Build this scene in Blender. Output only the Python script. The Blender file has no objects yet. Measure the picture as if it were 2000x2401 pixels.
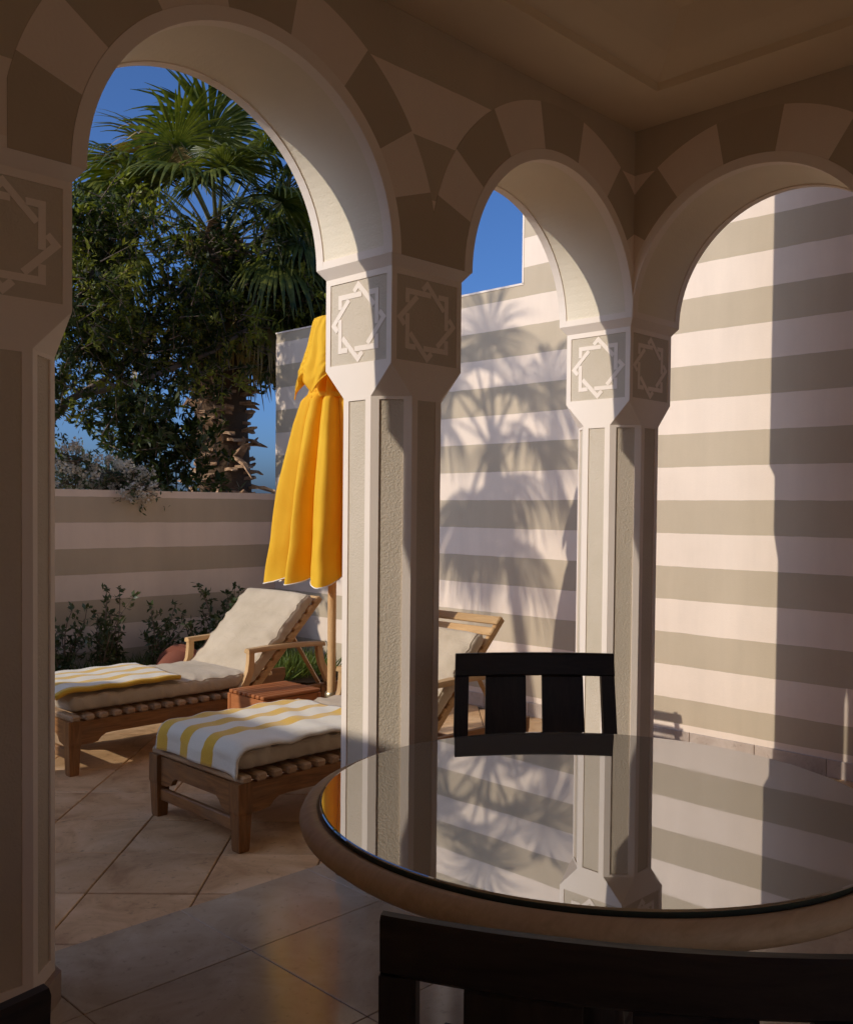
import bpy, math, random
import numpy as np
from mathutils import Vector, Matrix
random.seed(7); rng = np.random.default_rng(7)
S_ = bpy.context.scene
COL = S_.collection
PI = math.pi

# ------------------------------------------------------------------ camera
CAM = Vector((-4.0089, -2.5763, 1.452))
fw = Vector((0.710997, 0.702690, -0.026651)); rt = Vector((0.703093, -0.711030, 0.009871)); up = Vector((0.012013, 0.025757, 0.999596))
cd = bpy.data.cameras.new('camera'); co = bpy.data.objects.new('camera', cd); COL.objects.link(co)
co.matrix_world = Matrix(((rt.x, up.x, -fw.x, CAM.x), (rt.y, up.y, -fw.y, CAM.y), (rt.z, up.z, -fw.z, CAM.z), (0, 0, 0, 1)))
cd.sensor_fit = 'HORIZONTAL'; cd.sensor_width = 36; cd.lens = 36 * 2247.84 / 2000; cd.shift_y = 0.0255
cd.clip_start = 0.05; cd.clip_end = 2000
S_.camera = co
# ------------------------------------------------------------------ sky, sun, exposure
SUN = Vector((-1, .272, .515)).normalized()
w = bpy.data.worlds.new('World'); S_.world = w; w.use_nodes = True
nt = w.node_tree; bg = nt.nodes['Background']
sky = nt.nodes.new('ShaderNodeTexSky'); sky.sky_type = 'NISHITA'; sky.sun_disc = False
sky.sun_elevation = math.asin(SUN.z); sky.sun_rotation = math.atan2(SUN.x, SUN.y)
sky.altitude = 300; sky.air_density = 0.7; sky.dust_density = 3.4; sky.ozone_density = 10.0
nt.links.new(sky.outputs[0], bg.inputs[0]); bg.inputs[1].default_value = 0.145
sl = bpy.data.lights.new('sun', 'SUN'); sl.energy = 2.5; sl.angle = math.radians(.53); sl.color = (1, .93, .83)
so = bpy.data.objects.new('sun', sl); COL.objects.link(so); so.rotation_euler = SUN.to_track_quat('Z', 'Y').to_euler()
S_.view_settings.view_transform = 'Standard'; S_.view_settings.look = 'None'; S_.view_settings.exposure = 0.2; S_.view_settings.gamma = 1
S_.render.engine = 'CYCLES'
S_.cycles.use_denoising = True; S_.cycles.max_bounces = 12; S_.cycles.diffuse_bounces = 9; S_.cycles.glossy_bounces = 4
S_.cycles.transparent_max_bounces = 8; S_.cycles.sample_clamp_indirect = 6

# ------------------------------------------------------------------ material helpers
class NT:
    def __init__(s, name):
        s.m = bpy.data.materials.new(name); s.m.use_nodes = True; s.t = s.m.node_tree
        s.b = s.t.nodes['Principled BSDF']; s.out = s.t.nodes['Material Output']
    def n(s, typ, **k):
        o = s.t.nodes.new('ShaderNode' + typ)
        for a, v in k.items():
            if a.startswith('i_'): o.inputs[a[2:].replace('_', ' ')].default_value = v
            else: setattr(o, a, v)
        return o
    def l(s, a, b): s.t.links.new(a, b)
    def pos(s, obj=False, scale=(1, 1, 1)):
        if obj: src = s.n('TexCoord').outputs['Object']
        else: src = s.n('NewGeometry').outputs['Position']
        if scale != (1, 1, 1):
            mp = s.n('Mapping'); mp.inputs['Scale'].default_value = scale; s.l(src, mp.inputs[0]); src = mp.outputs[0]
        return src
    def noise(s, co, scale, detail=3, rough=.5, dist=0):
        o = s.n('TexNoise'); o.inputs['Scale'].default_value = scale; o.inputs['Detail'].default_value = detail
        o.inputs['Roughness'].default_value = rough; o.inputs['Distortion'].default_value = dist
        s.l(co, o.inputs['Vector']); return o.outputs['Fac']
    def math(s, op, a, b=None, c=None):
        o = s.n('Math', operation=op)
        for i, v in enumerate((a, b, c)):
            if v is None: continue
            if isinstance(v, (int, float)): o.inputs[i].default_value = v
            else: s.l(v, o.inputs[i])
        return o.outputs[0]
    def mix(s, f, a, b, bt='MIX'):
        o = s.n('Mix', data_type='RGBA', blend_type=bt)
        for i, v in ((0, f), (6, a), (7, b)):
            if isinstance(v, (int, float)): o.inputs[i].default_value = v
            elif isinstance(v, tuple): o.inputs[i].default_value = (*v, 1) if len(v) == 3 else v
            else: s.l(v, o.inputs[i])
        return o.outputs[2]
    def ramp(s, f, *stops):
        o = s.n('ValToRGB'); e = o.color_ramp.elements
        while len(e) < len(stops): e.new(.5)
        for i, (p, c) in enumerate(stops): e[i].position = p; e[i].color = (*c, 1)
        s.l(f, o.inputs[0]); return o.outputs[0]
    def bump(s, h, strength, dist):
        o = s.n('Bump'); o.inputs['Strength'].default_value = strength; o.inputs['Distance'].default_value = dist
        s.l(h, o.inputs['Height']); s.l(o.outputs[0], s.b.inputs['Normal']); return o
    def col(s, c):
        if isinstance(c, tuple): s.b.inputs['Base Color'].default_value = (*c, 1)
        else: s.l(c, s.b.inputs['Base Color'])
    def rough(s, v, spec=.3):
        if isinstance(v, (int, float)): s.b.inputs['Roughness'].default_value = v
        else: s.l(v, s.b.inputs['Roughness'])
        s.b.inputs['Specular IOR Level'].default_value = spec

LIGHT = (.80, .655, .52); DARK = (.52, .42, .295)
def paint(name, c, bscale=70, bstr=.25, bdist=.004, var=.06):
    k = NT(name); p = k.pos()
    n1 = k.noise(p, 1.7, 4, .6); n2 = k.noise(p, bscale, 2, .55)
    f = k.math('MULTIPLY_ADD', k.math('SUBTRACT', n1, .5), var * 4, 1.0)
    cc = k.n('VectorMath', operation='SCALE'); cc.inputs[0].default_value = c; k.l(f, cc.inputs[3])
    k.col(cc.outputs[0]); k.rough(.85, .2); k.bump(n2, bstr, bdist); return k.m
def stripes(name):
    k = NT(name); p = k.pos(); sp = k.n('SeparateXYZ'); k.l(p, sp.inputs[0])
    wob = k.math('ADD', k.math('MULTIPLY', k.math('SUBTRACT', k.noise(p, 9, 2), .5), .008), k.math('MULTIPLY', k.math('SUBTRACT', k.noise(p, 1.1, 2), .5), .012))
    z = k.math('ADD', sp.outputs[2], wob)
    fr = k.math('FRACT', k.math('DIVIDE', k.math('SUBTRACT', z, .198 - .441 * 4), .441))
    isl = k.math('LESS_THAN', fr, .5)
    low = k.math('LESS_THAN', z, .029)
    f = k.math('MAXIMUM', isl, low)
    n1 = k.noise(p, 1.3, 5, .6); n3 = k.noise(k.pos(scale=(3.0, 3.0, .5)), 1.6, 4, .65)
    mr = k.n('MapRange'); mr.inputs[1].default_value = 1.3; mr.inputs[2].default_value = -.1; k.l(sp.outputs[2], mr.inputs[0])
    dz = k.math('MULTIPLY', mr.outputs[0], k.noise(p, 3.0, 6, .7))
    g = k.math('SUBTRACT', k.math('ADD', k.math('MULTIPLY_ADD', k.math('SUBTRACT', n1, .5), .24, 1.0), k.math('MULTIPLY', k.math('SUBTRACT', n3, .5), .20)), k.math('MULTIPLY', dz, .14))
    base = k.mix(f, DARK, LIGHT)
    cc = k.n('VectorMath', operation='SCALE'); k.l(base, cc.inputs[0]); k.l(g, cc.inputs[3])
    k.col(cc.outputs[0]); k.rough(.9, .15)
    h = k.math('ADD', k.noise(p, 95, 2, .6), k.math('MULTIPLY', k.noise(p, 7, 3), 1.2))
    k.bump(h, .22, .004); return k.m
def wood(name, c1, c2, ax, rough=.55, weather=None):
    k = NT(name); sc = [9, 9, 9]; sc[ax] = .9
    p = k.pos(True, tuple(sc)); oi = k.n('ObjectInfo')
    pv = k.n('VectorMath', operation='ADD'); k.l(p, pv.inputs[0]); k.l(oi.outputs['Random'], pv.inputs[1]) if False else None
    cmb = k.n('CombineXYZ'); k.l(k.math('MULTIPLY', oi.outputs['Random'], 31.0), cmb.inputs[0]); k.l(k.math('MULTIPLY', oi.outputs['Random'], 17.0), cmb.inputs[1])
    k.l(cmb.outputs[0], pv.inputs[1])
    n1 = k.noise(pv.outputs[0], 3.2, 6, .62, 1.2); n2 = k.noise(pv.outputs[0], 14, 3, .6)
    f = k.math('ADD', k.math('MULTIPLY', n1, .75), k.math('MULTIPLY', n2, .25))
    c = k.ramp(f, (.3, c2), (.68, c1))
    v = k.math('MULTIPLY_ADD', oi.outputs['Random'], .3, .85)
    cc = k.n('VectorMath', operation='SCALE'); k.l(c, cc.inputs[0]); k.l(v, cc.inputs[3]); c = cc.outputs[0]
    if weather:
        wn = k.noise(k.pos(True), 5, 4, .6)
        c = k.mix(k.ramp(wn, (.45, (0, 0, 0)), (.7, (.6, .6, .6))), c, weather)
    k.col(c); k.rough(rough, .3); k.bump(f, .25, .004); return k.m
def plain(name, c, rough=.6, spec=.3, bscale=None, bstr=.2, bdist=.002, obj=True):
    k = NT(name); k.col(c); k.rough(rough, spec)
    if name == 'palm_bark': k.col(k.ramp(k.noise(k.pos(), 9, 4, .7), (.3, (.14, .08, .045)), (.5, (.34, .20, .11)), (.72, (.52, .36, .22))))
    if bscale: k.bump(k.noise(k.pos(obj), bscale, 3, .6), bstr, bdist)
    return k.m
def leafmat(name, c1, c2, tr=.25, rough=.45, spec=.35, tint=(1.5, 1.6, .5)):
    k = NT(name); p = k.pos(); n = k.noise(p, 6, 3, .7)
    c = k.ramp(n, (.35, c1), (.7, c2)); k.col(c); k.rough(rough, spec)
    t = k.n('BsdfTranslucent'); k.l(k.mix(1.0, c, tint, 'MULTIPLY'), t.inputs[0])
    mx = k.n('MixShader'); mx.inputs[0].default_value = tr
    k.l(k.b.outputs[0], mx.inputs[1]); k.l(t.outputs[0], mx.inputs[2]); k.l(mx.outputs[0], k.out.inputs[0]); return k.m

M = {}
M['stripes'] = stripes('striped_wall_paint')
M['white'] = paint('pale_trim_paint', (.86, .735, .61), 120, .12, .002, .04)
M['light'] = paint('light_voussoir_paint', LIGHT, 95, .2, .004)
M['dark'] = paint('dark_voussoir_paint', (.48, .385, .27), 95, .2, .004)
def stucco():
    k = NT('olive_stucco'); p = k.pos(); n1 = k.noise(p, 2.2, 4, .6)
    vor = k.n('TexVoronoi', feature='SMOOTH_F1'); vor.inputs['Scale'].default_value = 140; vor.inputs['Smoothness'].default_value = .6
    nv = k.n('TexNoise'); nv.inputs['Scale'].default_value = 40; k.l(p, nv.inputs['Vector'])
    ad = k.n('VectorMath', operation='MULTIPLY_ADD'); k.l(nv.outputs['Color'], ad.inputs[0]); ad.inputs[1].default_value = (.02,) * 3; k.l(p, ad.inputs[2])
    k.l(ad.outputs[0], vor.inputs['Vector'])
    h = k.math('ADD', vor.outputs['Distance'], k.math('MULTIPLY', k.noise(p, 85, 2, .5), .9))
    k.col(k.ramp(n1, (.3, (.56, .47, .345)), (.7, (.64, .535, .41)))); k.rough(.9, .15); k.bump(h, .4, .0035); return k.m
M['stucco'] = stucco(); M['soffit'] = paint('pale_soffit_stucco', (.80, .69, .52), 110, .4, .004)  # soffit stucco made paler to stand for light bounced up from below
M['ceiling'] = paint('warm_ceiling_paint', (.74, .59, .39), 60, .1, .002, .05)
M['plaster'] = paint('tan_plaster', (.84, .70, .49), 60, .15, .003)
def stone(name, c1, c2, c3, rough, spec=.5, bstr=.1, vein=True):
    k = NT(name); p = k.pos(); oi = k.n('ObjectInfo')
    cm = k.n('CombineXYZ'); k.l(k.math('MULTIPLY', oi.outputs['Random'], 40.0), cm.inputs[0]); k.l(k.math('MULTIPLY', oi.outputs['Random'], 23.0), cm.inputs[1])
    av = k.n('VectorMath', operation='ADD'); k.l(p, av.inputs[0]); k.l(cm.outputs[0], av.inputs[1])
    n1 = k.noise(av.outputs[0], 3.5, 7, .65, .8); n2 = k.noise(av.outputs[0], 30, 4, .7)
    c = k.ramp(n1, (.28, c1), (.5, c2), (.75, c3))
    if vein: c = k.mix(k.ramp(n2, (.28, (.55,) * 3), (.42, (0,) * 3)), c, tuple(x * .55 for x in c1))
    v = k.math('MULTIPLY_ADD', oi.outputs['Random'], .22, .89)
    cc = k.n('VectorMath', operation='SCALE'); k.l(c, cc.inputs[0]); k.l(v, cc.inputs[3])
    k.col(cc.outputs[0])
    rr = k.math('MULTIPLY_ADD', n1, .22, rough - .1); k.rough(rr, spec)
    k.bump(k.math('ADD', n2, k.math('MULTIPLY', n1, .7)), bstr, .004); return k.m
M['floor'] = stone('polished_floor_stone', (.42, .30, .19), (.54, .41, .27), (.64, .51, .36), .17, .6, .03)
M['pave'] = stone('outdoor_tile_stone', (.38, .20, .085), (.61, .375, .185), (.75, .51, .29), .5, .4, .4)
M['grout'] = plain('grout', (.19, .13, .085), .9, .1, 90)
M['skirt'] = stone('skirting_marble', (.34, .26, .20), (.46, .37, .30), (.58, .48, .40), .35, .5, .05)
M['skirt_in'] = stone('brown_skirting_marble', (.20, .125, .075), (.27, .175, .11), (.33, .23, .15), .3, .5, .05)
TK1, TK2 = (.36, .165, .055), (.12, .046, .015)
GREY = (.21, .125, .065)
for i, a in enumerate('xyz'):
    M['teak_' + a] = wood('teak_' + a, TK1, TK2, i, .5, GREY)
    M['slat_' + a] = wood('weathered_slat_' + a, (.50, .33, .185), (.26, .145, .07), i, .6, (.34, .25, .17))
    M['pale_' + a] = wood('pale_teak_' + a, (.62, .40, .19), (.42, .24, .10), i, .45)
    M['red_' + a] = wood('red_teak_' + a, (.50, .185, .065), (.30, .095, .03), i, .4)
    M['black_' + a] = wood('black_wood_' + a, (.034, .023, .017), (.013, .009, .007), i, .42)
M['tablewood'] = wood('table_rim_wood', (.64, .48, .29), (.50, .355, .20), 0, .6)
def fabric(name, c, c2=None, wscale=900, bstr=.2, wrinkle=.5, rough=.9):
    k = NT(name); p = k.pos(True); n = k.noise(p, 4, 4, .6); fn = k.noise(p, 260, 2, .7)
    k.col(k.ramp(n, (.3, tuple(x * .86 for x in c)), (.7, c2 or c))); k.rough(rough, .15)
    k.b.inputs['Sheen Weight'].default_value = .15
    cr = k.noise(k.pos(True, (2.2, 1.0, 1.6)), 7, 3, .55, 1.5)
    h = k.math('ADD', k.math('ADD', k.math('MULTIPLY', n, wrinkle), k.math('MULTIPLY', cr, .5)), k.math('MULTIPLY', fn, .05))
    k.bump(h, bstr, .02); return k.m
M['cushion'] = fabric('beige_cushion_cloth', (.53, .42, .285), (.57, .46, .325), bstr=.5)
M['seatpad'] = fabric('cream_seat_pad', (.58, .50, .42))
def canopy():
    k = NT('yellow_canopy_cloth'); p = k.pos(True); n = k.noise(p, 3, 4, .6); fn = k.noise(p, 420, 2, .7)
    c = k.ramp(n, (.3, (.86, .50, .03)), (.7, (.94, .59, .045))); k.col(c); k.rough(.8, .2)
    t = k.n('BsdfTranslucent'); k.l(k.mix(1.0, c, (1.1, .92, .4), 'MULTIPLY'), t.inputs[0])
    mx = k.n('MixShader'); mx.inputs[0].default_value = .3
    k.l(k.b.outputs[0], mx.inputs[1]); k.l(t.outputs[0], mx.inputs[2]); k.l(mx.outputs[0], k.out.inputs[0])
    k.bump(k.math('ADD', k.math('MULTIPLY', k.noise(k.pos(True, (3, 3, .8)), 5, 3, .6), .7), k.math('MULTIPLY', fn, .03)), .25, .02); return k.m
M['canopy'] = canopy()
def towel(name, y0, per):
    k = NT(name); p = k.pos(True); sp = k.n('SeparateXYZ'); k.l(p, sp.inputs[0])
    wob = k.math('MULTIPLY', k.math('SUBTRACT', k.noise(p, 5, 2), .5), .014)
    fr = k.math('FRACT', k.math('DIVIDE', k.math('ADD', k.math('SUBTRACT', sp.outputs[1], y0), wob), per))
    f = k.math('MULTIPLY', k.math('LESS_THAN', fr, .40), k.math('GREATER_THAN', sp.outputs[1], y0 - .03))
    fn = k.noise(p, 210, 3, .7)
    c = k.mix(f, (.84, .76, .61), (.80, .47, .05))
    k.col(k.mix(k.math('MULTIPLY', fn, .35), c, (.3, .25, .18), 'MULTIPLY')); k.rough(.95, .1)
    k.b.inputs['Sheen Weight'].default_value = .3
    k.bump(k.math('ADD', fn, k.math('MULTIPLY', k.noise(p, 9, 3), 1.6)), .45, .006); return k.m
M['towel'] = towel('striped_towel_cloth', .205, .205); M['towel2'] = towel('narrow_striped_towel_cloth', -.01, .165)
M['hem'] = plain('white_hem_thread', (.8, .76, .68), .9, .1)
M['terracotta'] = plain('terracotta', (.25, .085, .05), .85, .2, 40, .3, .004)
M['soil'] = plain('soil', (.09, .06, .04), .95, .1, 30, .8, .02)
M['sand'] = plain('sandy_ground', (.70, .55, .38), .95, .1, 3, .4, .05, False)
M['metal'] = plain('brass_collar', (.45, .36, .22), .35, .5); M['metal'].node_tree.nodes['Principled BSDF'].inputs['Metallic'].default_value = .9
M['concrete'] = plain('umbrella_base_stone', (.34, .30, .26), .85, .2, 60, .3, .003)
M['palmleaf'] = leafmat('palm_leaf', (.026, .046, .008), (.19, .19, .032), .25, .42, .35)  # lighter ramp colour puts yellow-green highlights into the fronds
M['palmdry'] = leafmat('dry_palm_leaf', (.28, .19, .07), (.38, .27, .10), .15, .6, .3)
M['petiole'] = leafmat('palm_petiole', (.20, .21, .06), (.32, .29, .09), .05, .45, .4)
M['boot'] = plain('palm_bark', (.36, .225, .13), .9, .15, 12, .6, .02, False)
M['bootdark'] = plain('palm_fibre', (.10, .062, .036), .95, .1, 25, .8, .02, False)
M['leafA'] = leafmat('glossy_tree_leaf', (.016, .026, .006), (.062, .080, .014), .22, .48, .22)
M['leafB'] = leafmat('sunlit_yellow_leaf', (.15, .165, .022), (.30, .29, .045), .32, .5, .25)  # sunlit highlights of the tree crown put into the leaf colour
M['leafC'] = leafmat('shrub_leaf', (.05, .075, .028), (.10, .12, .045), .2, .45, .4)
M['blossom'] = leafmat('white_blossom', (.66, .61, .50), (.80, .76, .66), .3, .8, .1, (1, 1, .9))
M['bark'] = plain('tree_bark', (.20, .15, .11), .9, .15, 14, .6, .015, False)
M['grass'] = leafmat('ground_cover', (.07, .11, .02), (.15, .19, .04), .25, .5, .3)
def glasstop():
    k = NT('glass_table_top'); k.col((.19, .175, .135)); k.b.inputs['Roughness'].default_value = .012
    k.b.inputs['IOR'].default_value = 6.0; k.b.inputs['Specular IOR Level'].default_value = .5
    sm = k.math('MULTIPLY_ADD', k.ramp(k.noise(k.pos(), 7, 5, .65), (.5, (0, 0, 0)), (.75, (1, 1, 1))), .05, .010); k.l(sm, k.b.inputs['Roughness'])
    k.bump(k.noise(k.pos(), 2.5, 2), .012, .02); return k.m
M['glass'] = glasstop()
M['glassedge'] = plain('glass_edge', (.05, .07, .055), .06, .6)

# ------------------------------------------------------------------ mesh helpers
class MB:
    def __init__(s): s.v = []; s.f = []
    def quad(s, *p):
        n = len(s.v); s.v += [tuple(x) for x in p]; s.f.append(tuple(range(n, n + len(p))))
    def add(s, vs, fs):
        n = len(s.v); s.v += [tuple(x) for x in vs]; s.f += [tuple(i + n for i in f) for f in fs]
    def box(s, a, b, ch=0.0, mat=None):
        (x0, y0, z0), (x1, y1, z1) = a, b
        if ch <= 0:
            vs = [(x0, y0, z0), (x1, y0, z0), (x1, y1, z0), (x0, y1, z0), (x0, y0, z1), (x1, y0, z1), (x1, y1, z1), (x0, y1, z1)]
            fs = [(0, 3, 2, 1), (4, 5, 6, 7), (0, 1, 5, 4), (1, 2, 6, 5), (2, 3, 7, 6), (3, 0, 4, 7)]
        else:
            vs = []; c = ch; idx = {}
            for sx in (0, 1):
                for sy in (0, 1):
                    for sz in (0, 1):
                        X, Y, Z = (x0, x1)[sx], (y0, y1)[sy], (z0, z1)[sz]
                        dx, dy, dz = (c, -c)[sx], (c, -c)[sy], (c, -c)[sz]
                        for ax, p in ((0, (X, Y + dy, Z + dz)), (1, (X + dx, Y, Z + dz)), (2, (X + dx, Y + dy, Z))):
                            idx[(sx, sy, sz, ax)] = len(vs); vs.append(p)
            fs = []; I = idx
            for a_ in (0, 1):
                q = [I[(a_, 0, 0, 0)], I[(a_, 1, 0, 0)], I[(a_, 1, 1, 0)], I[(a_, 0, 1, 0)]]; fs.append(tuple(q if a_ else q[::-1]))
                q = [I[(0, a_, 0, 1)], I[(1, a_, 0, 1)], I[(1, a_, 1, 1)], I[(0, a_, 1, 1)]]; fs.append(tuple(q[::-1] if a_ else q))
                q = [I[(0, 0, a_, 2)], I[(1, 0, a_, 2)], I[(1, 1, a_, 2)], I[(0, 1, a_, 2)]]; fs.append(tuple(q if a_ else q[::-1]))
            for s1 in (0, 1):
                for s2 in (0, 1):
                    fs.append((I[(0, s1, s2, 1)], I[(1, s1, s2, 1)], I[(1, s1, s2, 2)], I[(0, s1, s2, 2)]))
                    fs.append((I[(s1, 0, s2, 0)], I[(s1, 1, s2, 0)], I[(s1, 1, s2, 2)], I[(s1, 0, s2, 2)]))
                    fs.append((I[(s1, s2, 0, 0)], I[(s1, s2, 1, 0)], I[(s1, s2, 1, 1)], I[(s1, s2, 0, 1)]))
                    for s3 in (0, 1): fs.append((I[(s1, s2, s3, 0)], I[(s1, s2, s3, 1)], I[(s1, s2, s3, 2)]))
        if mat is not None: vs = [tuple(mat @ Vector(p)) for p in vs]
        s.add(vs, fs); return s
    def prism(s, poly, axis, a, b):            # 2D polygon extruded along axis (0,1,2) from a to b
        def P(p, t):
            return ((t, p[0], p[1]), (p[0], t, p[1]), (p[0], p[1], t))[axis]
        n = len(poly); vs = [P(p, a) for p in poly] + [P(p, b) for p in poly]
        fs = [tuple(range(n))[::-1], tuple(range(n, 2 * n))] + [(i, (i + 1) % n, n + (i + 1) % n, n + i) for i in range(n)]
        s.add(vs, fs); return s
    def tube(s, pts, rad, n=8, cap=True, flat=1.0, upv=None):
        pts = [Vector(p) for p in pts]; base = len(s.v)
        for i, p in enumerate(pts):
            d = (pts[min(i + 1, len(pts) - 1)] - pts[max(i - 1, 0)]).normalized()
            u_ = Vector(upv) if upv else (Vector((0, 0, 1)) if abs(d.z) < .9 else Vector((1, 0, 0)))
            a = d.cross(u_).normalized(); b = a.cross(d).normalized()
            r = rad[i] if isinstance(rad, (list, tuple)) else rad
            for k in range(n):
                t = 2 * PI * k / n; q = p + a * (r * math.cos(t)) + b * (r * flat * math.sin(t)); s.v.append(tuple(q))
        for i in range(len(pts) - 1):
            for k in range(n):
                s.f.append((base + i * n + k, base + i * n + (k + 1) % n, base + (i + 1) * n + (k + 1) % n, base + (i + 1) * n + k))
        if cap:
            s.f.append(tuple(base + k for k in range(n))[::-1]); s.f.append(tuple(base + (len(pts) - 1) * n + k for k in range(n)))
        return s
    def lathe(s, prof, n=32, c=(0, 0), close=False):
        base = len(s.v)
        for (r, z) in prof:
            for k in range(n):
                t = 2 * PI * k / n; s.v.append((c[0] + r * math.cos(t), c[1] + r * math.sin(t), z))
        for i in range(len(prof) - 1):
            for k in range(n): s.f.append((base + i * n + k, base + i * n + (k + 1) % n, base + (i + 1) * n + (k + 1) % n, base + (i + 1) * n + k))
        return s
    def build(s, name, mat, parent=None, smooth=False, auto=None, recalc=True):
        me = bpy.data.meshes.new(name); me.from_pydata(s.v, [], s.f)
        if recalc:
            import bmesh
            bm = bmesh.new(); bm.from_mesh(me); bmesh.ops.recalc_face_normals(bm, faces=bm.faces); bm.to_mesh(me); bm.free()
        return link(name, me, mat, parent, smooth, auto)
def link(name, me, mat, parent=None, smooth=False, auto=None):
    if mat is not None: me.materials.append(M[mat] if isinstance(mat, str) else mat)
    if smooth or auto:
        me.polygons.foreach_set('use_smooth', [True] * len(me.polygons))
        if auto: me.set_sharp_from_angle(angle=math.radians(auto))
    o = bpy.data.objects.new(name, me); COL.objects.link(o)
    if parent is not None: o.parent = parent
    return o
def tag(o, label=None, cat=None, group=None, kind=None):
    if label: o['label'] = label
    if cat: o['category'] = cat
    if group: o['group'] = group
    if kind: o['kind'] = kind
    return o
def thing(name, label, cat, loc=(0, 0, 0), rz=0, group=None):
    o = bpy.data.objects.new(name, None); COL.objects.link(o); o.location = loc; o.rotation_euler = (0, 0, rz); o.empty_display_size = .1
    return tag(o, label, cat, group)
def copy_tree(o, parent=None):
    c = o.copy(); COL.objects.link(c); c.parent = parent
    for ch in list(o.children): copy_tree(ch, c)
    return c
def lerp(a, b, t): return a + (b - a) * t

# ------------------------------------------------------------------ dimensions found from the photograph (metres)
T = .436; XM0 = -1.597; XM1 = XM0 + T; XL1 = -2.764; XL0 = XL1 - T
ZS = 2.388; ZBT = 2.350; ZB = 1.992; ZF = 1.876; SI = .028; Q = .111
ZTOP = 4.8; ZPAV = -.12; D1 = 1.70; D2 = 5.18
RX0, RY0 = -5.7, -4.5          # inner far corner of the room

# ------------------------------------------------------------------ ground, pavement, floor
g = MB(); g.quad((-400, -400, -.32), (400, -400, -.32), (400, 400, -.32), (-400, 400, -.32)); tag(g.build('ground', 'sand'), kind='structure')
pv = MB().box((-6.8, -6, -.31), (D1 + .1, D2 + .1, ZPAV - .012)).build('pavement', 'grout'); tag(pv, kind='structure')
tl = .4525; hs = tl / 2 - .0035
tm = MB().box((-hs, -hs, -.03), (hs, hs, 0), .003); tme = None
c0, s0 = math.cos(PI / 4), math.sin(PI / 4)
for i in range(-12, 14):
    for j in range(-14, 14):
        # joints at x+y = .137 - .64 i and y-x = 3.33 - .648 j
        a = .137 + .64 * (i + .5); b = 3.33 + .64 * (j + .5)
        x, y = (a - b) / 2, (a + b) / 2
        if not (-4.2 < x < 1.9 and -2.6 < y < 4.35): continue
        if y < .15 and x < .3: continue
        if tme is None:
            o = tm.build('paving_tile', 'pave', pv); tme = o.data
        else: o = link('paving_tile', tme, None, pv)
        o.location = (x, y, ZPAV + random.uniform(-.0015, .0015)); o.rotation_euler = (random.uniform(-.002, .002), random.uniform(-.002, .002), PI / 4)
fl = MB().box((RX0 - .2, RY0 - .2, -.31), (T, T - .012, -.006)).build('floor', 'grout'); tag(fl, kind='structure')
fm = None; ft = .57
for i in range(-6, 6):
    for j in range(-9, 1):
        x0 = -2.77 + ft * i; y0 = ft * j; x1 = min(x0 + ft, T); y1 = min(y0 + ft, T)
        if x0 > T - .03 or x1 < RX0 or y1 < RY0: continue
        full = abs(x1 - x0 - ft) < 1e-6 and abs(y1 - y0 - ft) < 1e-6
        if full and fm is not None: o = link('floor_tile', fm, None, fl)
        else:
            o = MB().box((0, 0, -.02), (x1 - x0 - .003, y1 - y0 - .003, 0), .0015).build('floor_tile', 'floor', fl)
            if full: fm = o.data
        o.location = (x0 + .0015, y0 + .0015, random.uniform(-.0006, .0006))

# ------------------------------------------------------------------ pavilion
pav = thing('pavilion', 'shaded arcade room with striped arches and star capitals', 'pavilion')
def framed(mbf, corners, mg, depth):
    """outer frame + reveal into mbf, returns the recessed panel quad; corners bl,br,tr,tl seen from outside; mg l,r,b,t"""
    p = [Vector(c) for c in corners]; ux = (p[1] - p[0]); uz = (p[3] - p[0]); W, H = ux.length, uz.length; ux = ux / W; uz = uz / H
    n = ux.cross(uz); l, r_, b, t = mg
    q = [p[0] + ux * l + uz * b, p[0] + ux * (W - r_) + uz * b, p[0] + ux * (W - r_) + uz * (H - t), p[0] + ux * l + uz * (H - t)]
    d = [v - n * depth for v in q]
    for k in range(4):
        k2 = (k + 1) % 4; mbf.quad(p[k], p[k2], q[k2], q[k]); mbf.quad(q[k], q[k2], d[k2], d[k])
    return d, ux, uz, n
def star_bars():
    """2D pieces of two interlaced squares"""
    h, dc, wd, gp = .106, .146, .021, .004
    out = []
    def side(A, B, cuts):
        A = Vector(A); B = Vector(B); d = (B - A); L = d.length; d /= L; n = Vector((-d.y, d.x))
        segs = []; t = 0
        for c, half in cuts: segs.append((t, c - half)); t = c + half
        segs.append((t, L))
        for i, (a, b) in enumerate(segs):
            ia = (lambda s: wd / 2 * s) if a == 0 else (lambda s: 0)
            ib = (lambda s: wd / 2 * s) if b == L else (lambda s: 0)
            # n points inward; miter
            out.append([A + d * (a - ia(1)) - n * wd / 2, A + d * (b + ib(1)) - n * wd / 2, A + d * (b - ib(1)) + n * wd / 2, A + d * (a + ia(1)) + n * wd / 2])
    cs = [(-h, h), (h, h), (h, -h), (-h, -h)]; ds = [(0, dc), (dc, 0), (0, -dc), (-dc, 0)]
    cut = (wd / 2 + gp) * 1.414
    for k in range(4):
        A, B = Vector(cs[k]), Vector(cs[(k + 1) % 4]); L = 2 * h
        side(B, A, [(L - (h + (dc - h)), cut)])          # square passes under at its second crossing
        A, B = Vector(ds[k]), Vector(ds[(k + 1) % 4]); L = dc * math.sqrt(2)
        x1 = (h) * math.sqrt(2)                           # crossing with the next square side
        side(B, A, [(L - x1, cut)])
    return out
STAR = star_bars()
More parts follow.
